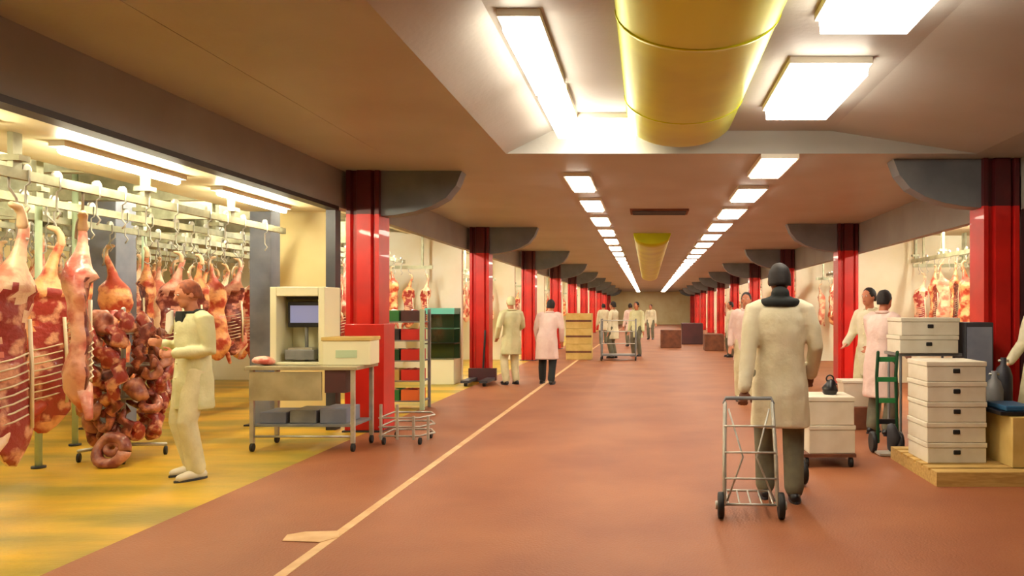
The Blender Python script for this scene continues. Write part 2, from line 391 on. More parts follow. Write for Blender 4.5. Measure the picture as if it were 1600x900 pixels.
# ------------------------------------------------------------------ meat
def lerp_tab(tab, t):
    for (a, va), (b, vb) in zip(tab, tab[1:]):
        if t <= b: k = (t-a)/(b-a) if b > a else 0; k = k*k*(3-2*k); return va+(vb-va)*k
    return tab[-1][1]
WT = [(0, .028), (.1, .032), (.16, .05), (.27, .15), (.36, .165), (.5, .12), (.62, .13), (.78, .16), (.88, .15), (.96, .09), (1, .03)]
DT = [(0, .026), (.1, .03), (.2, .07), (.3, .11), (.45, .07), (.62, .075), (.8, .095), (.92, .07), (1, .03)]
def make_side(seed, skin, inner, label, L=1.5, name='pork_side', fine=36):
    t = thing(name, label, 'meat')
    m = MB(); R = []
    n = 20
    for j in range(fine+1):
        u = j/fine; z = -u*L; w = lerp_tab(WT, u); d = lerp_tab(DT, u)
        cx = .09*(1-min(1, u/.3))+.02*math.sin(u*7+seed)
        ring = []
        for k in range(n):
            a = 2*PI*k/n; c, s_ = math.cos(a), math.sin(a)
            yy = s_*d if s_ > 0 else s_*d*(.38 if u > .3 else .8)      # flat cut face towards -y
            q = Vector((cx+c*w, yy, z))
            q += noise.noise_vector(q*5+Vector((seed, 0, 0)))*.03*min(1, u*5)+noise.noise_vector(q*15+Vector((seed, 4, 0)))*.011*min(1, u*5)
            ring.append(q)
        R.append(ring)
    m.rings(R)
    for f in m.bm.faces:
        c = f.calc_center_median()
        if f.normal.y < -.0 or c.y < -.01: f.material_index = 1 if c.z+noise.noise(c*9+Vector((seed, 0, 0)))*.25 < -.3*L else 0
    m.build('flesh', [skin, inner], t)
    r = MB()                                                            # ribs on the cut face
    for k in range(8):
        z = -L*(.56+.036*k)
        r.tube([(-.11, -.028, z-.02), (-.02, -.05, z), (.09, -.036, z+.03)], .0065, 5)
    r.tube([(.1, -.036, -L*.4), (.115, -.036, -L*.6), (.115, -.036, -L*.85)], .012, 6)
    r.build('ribs', 'bone', t)
    f = MB(); f.tube([(-.04, 0, -L*.86), (-.14, -.02, -L*.93), (-.17, -.03, -L*1.02)], [.05, .032, .022], 8)
    f.build('foreleg', skin, t)
    h = MB(); h.tube([(.09, 0, -.02), (.085, 0, .05), (.06, 0, .09), (.02, 0, .10)], [.03, .024, .028, .02], 8); h.build('trotter', 'fat', t)
    hk = MB(); hk.tube([(.09, -.03, -.1), (.115, .0, -.13), (.09, .035, -.1), (.09, .03, .02), (.05, 0, .14), (0, 0, .2), (0, 0, .27)], .008, 6); hk.build('hook', 'steel', t)
    return t
GB = 'carcass sides in the back rows of the left stall'
LB = 'pink and orange carcass side hanging in the back rows of the left stall'
protos = [make_side(1, 'pork', 'meat', LB), make_side(2, 'porkpink', 'darkmeat', LB), make_side(3, 'beef', 'meat', LB), make_side(5, 'beef', 'darkmeat', LB)]
top = RLZ-.26
def hang(p, x, y, rz, label, group=None, sc=1.0):
    return dup(p, (x, y, RLZ-.262*(sc if not isinstance(sc, tuple) else sc[2])), rz, label, group, sc)
near = [
 (0, -4.45, 5.35, 1.5, 'pale pork side hung highest at the left edge of the picture', (1.2, 1.2, 1.15)),
 (1, -4.45, 6.05, 2.2, 'pink pork side with a raised trotter, second from the left edge', (1.25, 1.3, .98)),
 (2, -5.4, 6.9, .9, 'orange pork side hanging behind the second carcass from the left', (1.2, 1.2, 1.15)),
 (1, -4.45, 4.75, 2.9, 'dark pink side cut by the left edge of the picture', (1.3, 1.4, 1.1)),
]
used = set()
def put(k, x, y, rz, lab, grp, sc):
    if k in used: return hang(protos[k], x, y, rz, lab, grp, sc)
    used.add(k); pend.append((k, x, y, rz, lab, grp, sc))
pend = []
for k, x, y, rz, lab, sc in near: hang(protos[k], x, y, rz, lab, None, sc)
skinword = ['pale pink', 'deep pink', 'orange', 'dark orange']
ordm = ordn+['eleventh', 'twelfth', 'thirteenth', 'fourteenth', 'fifteenth', 'sixteenth', 'seventeenth', 'eighteenth']
for i, x in enumerate(RAILX[1:]):
    y = 7.7+.3*(i % 2) if i else 10.8; c = 0
    while y < 15.2:
        px = 1012+x*1200/y
        if -60 < px < 560 and True and not (x == RAILX[4] and False):
            k = random.choice([0, 1, 2, 2, 3, 3]); s_ = random.uniform(.88, 1.04)
            put(k, x, y, random.uniform(-1.0, 1.0)+(0 if random.random() < .6 else PI), '%s carcass side on the %s left stall rail, %s from the front' % (skinword[k], rl[i+1], ordm[c]), GB, (s_*1.1, s_*1.2, s_)); c += 1
        y += random.uniform(.47, .6)
GR = 'carcass sides of the right stall'
for x in (5.3, 6.25):
    y = 10.3; c = 0
    while y < 14.5:
        k = random.choice([2, 3, 2, 0]); s_ = random.uniform(.66, .74)
        hang(protos[k], x, y, random.uniform(-3, 3), '%s carcass side on the %s rail of the right stall, %s from the front' % (skinword[k], 'nearer' if x < 6 else 'deeper', ordm[c]), GR, (s_*1.2, s_*1.2, s_)); c += 1
        y += random.uniform(.44, .54)
# far stalls
def far_rail(x, y0, y1, zt, lab):
    return rail(x, y0, y1, zt, lab, 'meat rails of the far stalls', 1.6)
for i in range(0, 5):
    y0 = PL[i]+ (1.2 if i == 0 else .9)
    far_rail(-4.9, y0, PL[i+1]-.6, 3.1, 'meat rail in the stall beyond the %s left pillar' % ordn[i])
    y = y0+(2.8 if i == 0 else .7)
    c = 0
    while y < PL[i+1]-1.0:
        c += 1; hang(random.choice(protos), -4.9, y, random.uniform(-3, 3), 'carcass side hanging %s in the stall beyond the %s left pillar' % (ordn[c-1], ordn[i]), 'carcass sides beyond the left pillars', .62); y += .62
for i in range(1, 5):
    far_rail(5.0, PR[i]+1.2, PR[i+1]-.6, 3.0, 'meat rail in the stall beyond the %s right pillar' % ordn[i])
    y = PR[i]+2.6
    c = 0
    while y < PR[i+1]-1.0:
        c += 1; hang(random.choice(protos), 5.0, y, random.uniform(-3, 3), 'carcass side hanging %s in the stall beyond the %s right pillar' % (ordn[c-1], ordn[i]), 'carcass sides beyond the right pillars', .62); y += .7
for k, x, y, rz, lab, grp, sc in pend:      # the first of each kind hangs in the back rows too
    p = protos[k]; p.location = (x, y, RLZ-.262*sc[2]); p.rotation_euler = (0, 0, rz); p.scale = sc; p['label'] = lab; p['group'] = grp

def cross_row(x0, x1, y, ztop, lab_r, lab_m, sc, step, grp, ks=(0, 1, 2, 3)):
    t = thing('overhead_rail', lab_r, 'meat rail', ((x0+x1)/2, y, 0), 0, 'cross rails at the back of the stalls')
    L = abs(x1-x0)/2+.15
    MB().box(-L, L, -.022, .022, RLZ-.1, RLZ-.03).build('rail_bar', 'rail', t)
    for k in (-1, 0, 1): MB().box(k*L*.8-.02, k*L*.8+.02, -.02, .02, RLZ-.03, ztop).build('hanger', 'rail', t)
    n = int(abs(x1-x0)/step)+1; d = 1 if x1 > x0 else -1
    for c in range(n):
        o = hang(protos[random.choice(ks)], x0+d*step*c, y, random.uniform(-.7, .7)+(PI if random.random() < .4 else 0), lab_m % ordn[min(c, 9)], grp, (sc*1.15, sc*1.15, sc))
        o.location.z -= .1
for i in range(0, 6):
    cross_row(-4.55, -6.3, PL[i+1]-.35, 3.1 if i else 3.15, 'cross rail at the back of the stall beyond the %s left pillar' % ordn[i], 'carcass side at the back of the stall past left pillar ' + ordn[i] + ', %s from the aisle', .68, .34, 'back rows beyond the left pillars', (0, 1, 2, 0))
    cross_row(5.35 if i == 0 else 4.9, 7.1 if i == 0 else 6.6, PR[i+1]-.35, 3.0, 'cross rail at the back of the stall beyond the %s right pillar' % ordn[i], 'carcass side at the back of the stall past right pillar ' + ordn[i] + ', %s from the aisle', .72, .32, 'back rows beyond the right pillars', (2, 3, 0, 2))
# wheeled rack heaped with red cuts
rk = thing('meat_rack', 'wheeled steel rack hung with red cuts beside the butcher', 'rack', (-5.27, 7.72, 0))
b = MB(); b.tube([(0, 0, .14), (0, 0, 1.5)], .022, 10)
b.build('pole', 'steel', rk)
for zz, rr in ((.3, .34), (.62, .4), (.94, .4), (1.26, .36)):
    q = MB(); q.torus((0, 0, zz), rr*.62, .012, 20, 6)
    for a in range(4): q.tube([(0, 0, zz), (rr*.62*math.cos(a*PI/2), rr*.62*math.sin(a*PI/2), zz)], .01, 6)
    q.build('hook_ring', 'steel', rk)
q = MB(); 
for a in range(4): q.tube([(0, 0, .14), (.36*math.cos(a*PI/2+.6), .36*math.sin(a*PI/2+.6), .11)], .018, 8)
q.build('base', 'steel', rk)
for a in range(4):
    ww = MB(); ww.disc((.36*math.cos(a*PI/2+.6), .36*math.sin(a*PI/2+.6), .045), (1, .4, 0), .045, .03); ww.build('wheel', 'rubber', rk)
cuts = []
for v_ in range(6):
    m = MB()
    if v_ % 3 == 0:      # folded ring
        m.tube([(.085*math.cos(q), .02*math.sin(2*q), .1*math.sin(q)) for q in [PI*.6+1.55*PI*j/12 for j in range(13)]], [.02+.022*math.sin(PI*j/12) for j in range(13)], 10); m.ell((-.03, 0, .06), (.045, .04, .06), 10, 7)
    elif v_ % 3 == 1:    # lobed lump
        m.ell((0, 0, -.01), (.085, .07, .115), 14, 9); m.ell((.05, .02, .05), (.06, .05, .06), 12, 7); m.ell((-.05, -.01, -.06), (.055, .05, .06), 12, 7)
    else:                # long twisted piece
        m.tube([(0, 0, .12), (.04, .01, .05), (-.02, .02, -.03), (.05, 0, -.11), (.01, 0, -.16)], [.02, .05, .06, .05, .03], 10)
    m.jitter(.035, 12, v_)
    o = m.build('meat_cut', ['offal', 'meat', 'darkmeat', 'darkmeat', 'offal', 'meat'][v_]); cuts.append(o)
LC = 'dark red cut of meat heaped on the wheeled rack beside the butcher'; first = set()
tn = ['top', 'second', 'third', 'fourth', 'fifth', 'sixth', 'seventh', 'bottom']
cn = ['ring-shaped dark cut', 'lobed red lump', 'long twisted dark piece', 'curled dark piece', 'lobed pinkish lump', 'long twisted red piece']
KX, KY = -5.27, 7.72
for tier, (z, r, nn) in enumerate([(1.36, .22, 7), (1.22, .31, 9), (1.06, .35, 10), (.9, .37, 10), (.74, .35, 10), (.58, .33, 9), (.42, .28, 8), (.28, .26, 7)]):
    angs = [2*PI*(k+.5*(tier % 2))/nn+random.uniform(-.1, .1) for k in range(nn)]
    front = sorted([a for a in angs if math.sin(a+.55) < .15], key=lambda a: math.cos(a)); rear = [a for a in angs if a not in front]
    for a in angs:
        v_ = random.randrange(6); src = cuts[v_]
        if v_ in first: o = src.copy(); C.objects.link(o)
        else: o = src; first.add(v_)
        s_ = random.uniform(.8, 1.1)
        where = '%s from the left' % ordn[front.index(a)].replace('nearest', 'first') if a in front else 'behind, %s one' % ordn[rear.index(a)].replace('nearest', 'first')
        tag(o, '%s, %s in the %s tier of the wheeled rack' % (cn[v_], where, tn[tier]), 'meat', 'red cuts on the wheeled rack')
        o.location = (KX+r*math.cos(a), KY+r*math.sin(a), z+random.uniform(-.03, .03)); o.scale = (s_, s_, s_)
        o.rotation_euler = (random.uniform(-.4, .4), random.uniform(-.4, .4), a-PI/2)
co = MB(); co.torus((0, 0, .06), .13, .05, 22, 10, rot=Matrix.Rotation(1.2, 3, 'X')); co.torus((.0, .03, .08), .06, .04, 16, 8, rot=Matrix.Rotation(1.2, 3, 'X')); co.jitter(.02, 9, 3)
tag(co.build('meat_coil', 'offal'), 'pale coiled cut at the foot of the heaped rack', 'meat', loc=(-5.1, 7.3, .09))

# posts and pipes in the left stall
def post(x, y, w, z1, m, lab, name='post', d=None):
    t = thing(name, lab, 'post', (x, y, 0))
    MB().box(-w/2, w/2, -(d or w)/2, (d or w)/2, .02, z1).build('shaft', m, t, bevel=.01)
    MB().box(-w/2-.05, w/2+.05, -w/2-.05, w/2+.05, 0, .02).build('base_plate', 'darkgrey', t)
    return t
post(-6.85, 9.8, .40, 3.15, 'bluegrey', 'wide grey post among the carcasses behind the heaped rack')
post(-4.98, 10.0, .27, 3.15, 'bluegrey', 'grey post left of the cream wall panel')
for x, y, lab in ((-5.75, 7.25, 'thin pale green pipe behind the second carcass from the left'), (-6.3, 8.45, 'thin pale green pipe left of the wide grey post'), (-6.72, 10.25, 'thin cream pipe right of the wide grey post')):
    t = thing('floor_pipe', lab, 'pipe', (x, y, 0)); MB().tube([(0, 0, .01), (0, 0, 3.15)], .03, 10, ends=False).build('pipe', 'palegreen', t); MB().cyl(0, 0, 0, .02, .06).build('flange', 'darkgrey', t)
# dark strip post between the panel and the red pillar
tag(MB().box(-.06, .06, -.08, .08, 0, 3.1).build('corner_post', 'darkgrey'), 'narrow dark post between cream panel and red pillar', 'post', loc=(-3.93, 9.6, 0))

# ------------------------------------------------------------------ people
def ik(a, b, l1, l2, pole):
    a, b = Vector(a), Vector(b); d = b-a; L = min(d.length, (l1+l2)*.999); dn = d.normalized()
    x = (l1*l1-l2*l2+L*L)/(2*L); h = math.sqrt(max(0, l1*l1-x*x))
    p = Vector(pole); p = (p-dn*p.dot(dn)).normalized()
    return a+dn*x+p*h
def person(label, loc, rz, H=1.75, hands=((-.28, .05, .82), (.28, .05, .82)), grip=(0, 0), coat='coat', hem=.78, legs='trousers', boots='whitebox', feet=((-.11, .0), (.11, .0)),
           hair='hairdark', skin='skin', hat=None, lean=0.0, fine=False, head_turn=0, nod=.0, extra=None, width=1.0, group=None):
    t = thing('person', label, 'person', loc, rz, group, H/1.75)
    vx = .007 if fine else .014
    def LN(p):                                     # lean the upper body forward about the hips
        p = Vector(p); z = p.z-.95
        if z <= 0: return p
        return Vector((p.x, p.y+z*math.sin(lean), .95+z*math.cos(lean)))
    sh = [LN((-.185*width, -.01, 1.43)), LN((.185*width, -.01, 1.43))]
    elb = [ik(sh[i], hands[i], .29, .27, (s*.6, -1, -.2)) for i, s in ((0, -1), (1, 1))]
    hip = [Vector((-.095, 0, .93)), Vector((.095, 0, .93))]
    ank = [Vector((fx, fy, .09)) for fx, fy in feet]
    knee = [ik(hip[i], ank[i], .43, .43, (s*.1, 1, 0)) for i, s in ((0, -1), (1, 1))]
    hc = LN((0, .03+nod*.06, 1.635)); 
    b = MB()                                       # body: one continuous surface
    b.tube([(0, 0, .9), LN((0, 0, 1.05)), LN((0, .0, 1.25)), LN((0, -.01, 1.38)), LN((0, -.01, 1.46))], [.12, .105, .115, .1, .06], 14)
    b.tube([sh[0], LN((0, -.01, 1.4)), sh[1]], [.045, .06, .045], 12)
    b.tube([LN((0, -.01, 1.42)), hc+Vector((0, -.015, -.05))], [.06, .055], 12)
    HR = Matrix.Rotation(head_turn, 3, 'Z') @ Matrix.Rotation(-nod, 3, 'X')
    def hd(x, y, z): return hc+HR @ Vector((x, y, z))
    b.ell(hc+HR @ Vector((0, -.005, .02)), (.077, .097, .105), 18, 12, rot=HR)
    b.ell(hc+HR @ Vector((0, .03, -.045)), (.056, .062, .066), 14, 9, rot=HR)
    b.ell(hd(0, .06, -.085), (.028, .026, .022), 10, 6)                            # chin
    b.tube([hd(0, .088, .022), hd(0, .108, -.014)], [.008, .015], 8)                # nose
    for s in (-1, 1):
        b.ell(hd(s*.078, -.005, -.004), (.01, .02, .032), 8, 6); b.ell(hd(s*.032, .083, .035), (.02, .01, .008), 8, 5)
    for i, s in ((0, -1), (1, 1)):
        hnd = Vector(hands[i]); d = (hnd-elb[i]).normalized()
        b.tube([sh[i], elb[i]], [.052, .042], 10); b.tube([elb[i], hnd], [.042, .028], 10)
        side = d.cross(Vector((0, 1, .2))).normalized(); nrm = side.cross(d).normalized()
        pc = hnd+d*.045
        rotp = Matrix((side, nrm, d)).transposed()
        b.ell(pc, (.038, .016, .05), 12, 8, rot=rotp)
        cu = .25+grip[i]*1.1
        for k in range(4):
            o = pc+side*((k-1.5)*.019)+d*.036; ln = [.032, .036, .034, .027][k]
            dd = d; pts = [o]
            for j in range(3):
                ang = cu*(j+1)*.75; dd = (d*math.cos(ang)+nrm*math.sin(ang)).normalized(); pts.append(pts[-1]+dd*ln*(1, .8, .65)[j])
            b.tube(pts, [.0095, .009, .0085, .0075], 8)
        th = -s if i == 0 else -s
        o = pc-d*.02+side*(.03*th); b.tube([o, o+side*.025*th+d*.02+nrm*.012, o+side*.03*th+d*.05+nrm*.02], [.013, .011, .009], 8)
        b.tube([hip[i], knee[i], ank[i]], [.085, .055, .04], 12)
    b.build('body', skin, t, remesh=vx, smooth=2)
    # face
    fc = MB()
    for s in (-1, 1): fc.ell(hd(s*.03, .083, .022), (.012, .01, .008), 10, 6, 0); fc.ell(hd(s*.03, .091, .022), (.005, .004, .005), 8, 5, 1)
    fc.build('eyes', ['eye', 'iris'], t)
    MB().ell(hd(0, .088, -.048), (.024, .008, .007), 12, 6, rot=HR).build('mouth', 'lip', t)
    # hair or cap
    h = MB()
    R = []
    for j in range(9):
        a = PI/2*(j/8)*1.16-PI/2*.16; rr = math.cos(a)
        R.append([hc+HR @ Vector((.086*rr*math.cos(q), -.018+.104*rr*math.sin(q)*(1 if math.sin(q) < 0 else .93), .03+.108*math.sin(a)-(.05 if (math.sin(q) < -.1 and j < 2) else 0))) for q in [2*PI*k/18 for k in range(18)]])
    h.rings(R); h.jitter(.006, 30, 2); h.build('cap' if hat else 'hair', hat or hair, t)
    # coat
    c = MB(); R = []
    hw = [(hem, .215), (.85, .2), (.98, .185), (1.12, .17), (1.26, .185), (1.36, .195), (1.43, .165), (1.475, .085)]
    hd_ = [(hem, .15), (.85, .15), (.98, .135), (1.12, .13), (1.26, .14), (1.36, .135), (1.43, .118), (1.475, .088)]
    zs = []; z = hem
    while z < 1.475: zs.append(z); z += .035
    zs.append(1.475)
    for z in zs:
        w_ = lerp_tab(hw, z)*width; d_ = lerp_tab(hd_, z)
        k = max(0, (1.2-z)/.5)
        R.append([LN((w_*math.cos(a)*(1+.03*k*math.sin(7*a+1)), -.008+d_*math.sin(a)*(1+.05*k*math.sin(9*a)), z)) for a in [2*PI*q/36 for q in range(36)]])
    c.rings(R)
    for i, s in ((0, -1), (1, 1)):
        hnd = Vector(hands[i]); fz = elb[i]+(hnd-elb[i])*.93; mid = (sh[i]+elb[i])/2+Vector((s*.008, 0, 0))
        c.tube([sh[i]+Vector((-s*.05, 0, -.0)), sh[i]+Vector((s*.0, 0, -.01)), mid, elb[i], elb[i]+(fz-elb[i])*.5, fz], [.075, .074, .066, .06, .055, .05], 14)
    c.jitter(.008, 9, H*10)
    c.build('coat', coat, t, remesh=.012 if fine else .018, smooth=2)
    # coat details
    if hem < 1:
        yb = .14
        for k in range(4):
            zz = .9+.13*k
            MB().ell(LN((0, lerp_tab(hd_, zz)+.006, zz)), (.011, .006, .011), 8, 5).build('button', 'cream', t)
    col = MB(); col.tube([LN((.075*math.cos(a), -.005+.075*math.sin(a), 1.475+.02*(math.sin(a) < .3))) for a in [PI*.62+2*PI*.88*q/14 for q in range(15)]], .017, 8); col.build('collar', extra or coat, t)
    # trousers
    q = MB(); q.ell((0, 0, .93), (.165, .12, .12), 16, 8)
    for i in (0, 1):
        kk = knee[i]; aa = ank[i]+Vector((0, 0, .01))
        q.tube([hip[i]+Vector((0, 0, .02)), (hip[i]+kk)/2, kk, (kk+aa)/2, aa], [.105, .098, .082, .078, .076], 16)
    q.jitter(.012, 8, H*7)
    q.build('trousers', legs, t, remesh=.013 if fine else .018, smooth=2)
    for i, s in ((0, -1), (1, 1)):
        f = MB(); a = ank[i]
        f.tube([a+Vector((0, 0, .06)), a+Vector((0, -.005, -.03))], [.058, .052], 14)
        f.tube([Vector((a.x, a.y-.05, .042)), Vector((a.x+s*.005, a.y+.06, .045)), Vector((a.x+s*.02, a.y+.15, .036))], [.042, .046, .034], 14)
        f.build('boot', boots, t, remesh=.008 if fine else .014, smooth=2)
        sole = MB(); sole.prism([(a.x+s*.01+.046*math.cos(w0), a.y+.05+(.145 if math.sin(w0) > 0 else .14)*math.sin(w0)) for w0 in [2*PI*k/18 for k in range(18)]], 'z', 0, .018)
        sole.build('sole', 'darkgrey', t)
    return t
# butcher at the left, towards the meat
pb = person('butcher in a white coat and trousers standing by the meat rack on the yellow floor', (-4.07, 6.87, 0), 2.55, 1.74,
       hands=((-.1, .2, 1.12), (.12, .2, 1.2)), grip=(.8, .8), coat='coatgreen', hem=.62, boots='whitebox', hair='hairred', skin='skin', fine=True, head_turn=-.1, nod=.25, extra='blackcloth', feet=((-.13, .03), (.12, -.05)), width=1.06)
sc_ = MB(); sc_.prism([(-.06, 1.49), (.07, 1.49), (.09, 1.42), (.03, 1.33), (-.02, 1.3), (-.06, 1.4)], 'y', .085, .115); sc_.build('neckerchief', 'blackcloth', pb, bevel=.008)
sc_ = MB(); sc_.prism([(.08, 1.5), (.17, 1.47), (.19, 1.32), (.12, 1.28), (.07, 1.36)], 'y', .12, .15); sc_.build('shoulder_cloth', 'whitefix', pb, bevel=.01)
# porter seen from behind
pm = person('porter in a long white coat and dark cap walking away with the trolley', (1.04, 6.05, 0), -.08, 1.84,
       hands=((-.27, -.16, .83), (.24, .12, .92)), grip=(1, .3), coat='coat', hem=.55, legs='greytrousers', boots='black', hair='hairdark', skin='darkskin', hat='hairdark', fine=True, feet=((-.1, .06), (.1, -.06)), extra='blackcloth', width=1.03, nod=.15)
bb = MB(); bb.ell((0, -.03, 1.48), (.135, .11, .05), 18, 8); bb.ell((0, -.05, 1.54), (.07, .07, .06), 14, 7); bb.tube([(.12*math.cos(a), -.02+.09*math.sin(a), 1.475) for a in [2*PI*q/16 for q in range(17)]], .035, 8, ends=False); bb.build('dark_collar', 'blackcloth', pm, remesh=.01)
person('worker in a pale yellow coat and cap beside the second left pillar', (-2.72, 15.3, 0), .6, 1.74, hat='coatgreen', coat='coatgreen', hem=.6, boots='black', hands=((-.25, .12, .95), (.2, .28, 1.05)))
person('worker in a long pinkish coat and black boots walking away bent forward', (-2.02, 15.4, 0), -.15, 1.74, coat='coatpink', hem=.5, legs='blackcloth', boots='black', lean=.42, hands=((-.25, .2, .85), (.25, .22, .86)), feet=((-.13, .1), (.12, -.1)), width=1.1)
person('worker in a white coat beyond the porter on his left', (1.62, 12.6, 0), 2.9, 1.76, coat='coatpink', hem=.65, hands=((-.25, .1, .9), (.25, .1, .9)))
person('worker in a white coat standing behind the crate trolley, taller one at the back', (2.98, 10.3, 0), 2.2, 1.77, coat='coat', hem=.6, hands=((-.2, .25, 1.0), (.2, .25, 1.02)))
person('worker in a pinkish coat leaning over the green hand truck', (2.78, 9.2, 0), -.9, 1.72, coat='coatpink', hem=.45, boots='black', legs='greytrousers', lean=.12, hands=((-.15, .3, .95), (.2, .3, .95)))
person('person in a white coat cut by the right edge of the picture', (3.97, 7.75, 0), 1.7, 1.74, coat='coat', hem=.65, hands=((-.28, .05, .86), (.24, .2, .95)))
for x, y, rz, co_, lab in ((-1.05, 23.5, 1.2, 'coat', 'small distant worker in white beside the far grey trolley'), (-.35, 24.5, 2.6, 'coatgreen', 'small distant worker in pale coat right of the far grey trolley'),
      (-.7, 31, .4, 'coatpink', 'tiny distant worker in the middle of the aisle beyond the trolley'), (.15, 38, 2.9, 'coat', 'tiny farthest worker at the end of the aisle'), (2.6, 24, 1.8, 'coat', 'small distant worker near the right row of pillars'), (-1.9, 33, .2, 'coat', 'tiny distant worker near the left row of pillars')):
    person(lab, (x, y, 0), rz, 1.72, coat=co_, hem=.6, legs='greytrousers', boots='black')

# ------------------------------------------------------------------ the trolley
tr = thing('hand_trolley', 'light grey tubular trolley with black wheels behind the porter', 'trolley', (.74, 5.5, 0), -.05)
f = MB()
for s in (-1, 1):
    f.tube([(s*.19, 0, .1), (s*.185, .08, .45), (s*.175, .22, .80)], .015, 8)
f.build('side_rails', 'steel', tr)
f = MB(); f.tube([(-.18, .22, .80), (-.17, .235, .835), (.17, .235, .835), (.18, .22, .80)], .014, 8); f.build('handle', 'greysteel', tr)
for z_ in (.28, .46, .64):
    u = (z_-.1)/.7; MB().tube([(-.185, .22*u*u+.01, z_), (.185, .22*u*u+.01, z_)], .008, 6).build('cross_bar', 'steel', tr)
for s in (-1, 1):
    MB().tube([(s*.17, .01, .12), (s*.05, .1, .42), (s*.15, .2, .76)], .007, 6).build('brace', 'steel', tr)
MB().tube([(-.2, 0, .1), (.2, 0, .1)], .01, 8).build('axle', 'steel', tr)
f = MB()
for k in range(5): f.tube([(-.16+k*.08, .0, .1), (-.16+k*.08, .34, .12)], .007, 6)
f.tube([(-.18, .34, .12), (.18, .34, .12)], .01, 6); f.tube([(-.17, .34, .12), (-.17, .34, .02)], .01, 6); f.tube([(.17, .34, .12), (.17, .34, .02)], .01, 6)
f.build('platform', 'steel', tr)
for s in (-1, 1):
    wh = MB(); wh.disc((s*.215, 0, .095), (1, 0, 0), .095, .045); wo = wh.build('wheel', 'rubber', tr)
    hb = MB(); hb.disc((s*.24, 0, .095), (1, 0, 0), .03, .03, 12); hb.build('hub', 'steel', wo)

# ------------------------------------------------------------------ crates
def crate_mesh(w, d, h, m='whitebox'):
    a = MB(); a.box(-w/2, w/2, -d/2, d/2, 0, h-.035)
    return a
def foam_crate(w, d, h, label, loc, rz=0, group=None, hole=True, m='whitebox'):
    t = thing('foam_crate', label, 'crate', loc, rz, group)
    MB().box(-w/2, w/2, -d/2, d/2, 0, h-.045).build('body', m, t, bevel=.008)
    MB().box(-w/2-.006, w/2+.006, -d/2-.006, d/2+.006, h-.045, h-.002).build('lid', m, t, bevel=.006)
    if hole: MB().box(-.032, .032, -d/2-.01, -d/2+.01, h*.42, h*.42+.04).build('hand_hole', 'rubber', t, bevel=.008)
    return t
pal = thing('pallet', 'pale yellow wooden pallet under the tall white crate stack', 'pallet', (3.04, 7.1, 0))
for k in range(7): MB().box(-.6, .6, -.6+k*.18, -.6+k*.18+.13, .1, .122).build('plank', 'wood', pal)
for k in (-.55, 0, .55): MB().box(k-.05, k+.05, -.6, .61, .0, .1).build('block', 'wood', pal)
MB().box(-.6, .6, -.615, -.6, .0, .12).build('edge_board', 'wood', pal)
st = ['bottom', 'second from the bottom', 'middle', 'fourth from the bottom', 'top']
for k in range(5):
    foam_crate(.53, .5, .182, 'white foam crate with a dark hand hole, %s of the tall stack' % st[k], (2.76+random.uniform(-.008, .008), 7.12,   .122+.182*k), random.uniform(-.02, .02))
dk = MB().box(-.22, .22, -.2, .2, 0, .98); 
tag(dk.build('grey_bin', 'darkgrey', bevel=.02), 'dark grey bin behind the tall white crate stack', 'bin', loc=(3.02, 7.82, 0))
stand = thing('crate_stand', 'grey stand carrying two cream crates behind the tall stack', 'stand', (3.0, 8.4, 0))
for sx in (-.3, .3):
    for sy in (-.2, .2): MB().tube([(sx, sy, .0), (sx, sy, 1.02)], .015, 8).build('leg', 'greysteel', stand)
MB().box(-.34, .34, -.24, .24, 1.0, 1.03).build('top', 'greysteel', stand)
foam_crate(.62, .44, .19, 'cream crate with a dark hole on the grey stand, lower one', (2.98, 8.35, 1.03))
foam_crate(.62, .44, .19, 'cream crate with a dark hole on the grey stand, upper one', (2.99, 8.35, 1.22), .02)
bx = thing('carton', 'yellow cardboard carton at the front right of the crate stack', 'carton', (3.42, 6.95, .122))
MB().box(-.26, .2, -.3, .3, 0, .44).build('body', 'carton', bx, bevel=.006); MB().box(-.262, .202, -.05, .05, .438, .444).build('tape', 'cream', bx)
tag(MB().box(-.3, .28, -.25, .25, 0, .035).build('tray', 'black', bevel=.008), 'black tray on the yellow carton', 'tray', loc=(3.38, 6.95, .568))
tag(MB().box(-.14, .12, -.2, .2, 0, .045).build('blue_tray', 'blue', bevel=.01), 'blue tray on the black tray at the right', 'tray', loc=(3.28, 6.93, .604))
# grey churns / canisters behind the carton
for k, (x, y, h, m) in enumerate(((3.18, 7.55, .98, 'bluegrey'), (3.36, 7.45, .9, 'greysteel'), (3.52, 7.6, 1.02, 'darkgrey'), (3.3, 7.95, 1.36, 'darkgrey'))):
    t = thing('gas_bottle' if k < 3 else 'cabinet_box', ['blue grey upright canister right of the crate stack', 'light grey upright canister between two darker ones', 'dark canister nearest the right pillar', 'dark grey box cabinet behind the canisters'][k], 'canister' if k < 3 else 'cabinet', (x, y, 0 if k == 3 else 0))
    if k < 3:
        prof = [(0, .075), (.03, .085), (h-.18, .085), (h-.1, .06), (h-.07, .03), (h, .028)]
        MB().rings([[Vector((r*math.cos(2*PI*i/18), r*math.sin(2*PI*i/18), z)) for i in range(18)] for z, r in prof]).build('body', m, t)
        MB().tube([(-.05, 0, h-.03), (.05, 0, h-.03)], .012, 8).build('valve', 'steel', t)
    else:
        MB().box(.05, .35, .15, .5, 0, h).build('body', m, t, bevel=.01); MB().box(.07, .33, .14, .15, .1, h-.05).build('door', 'bluegrey', t)
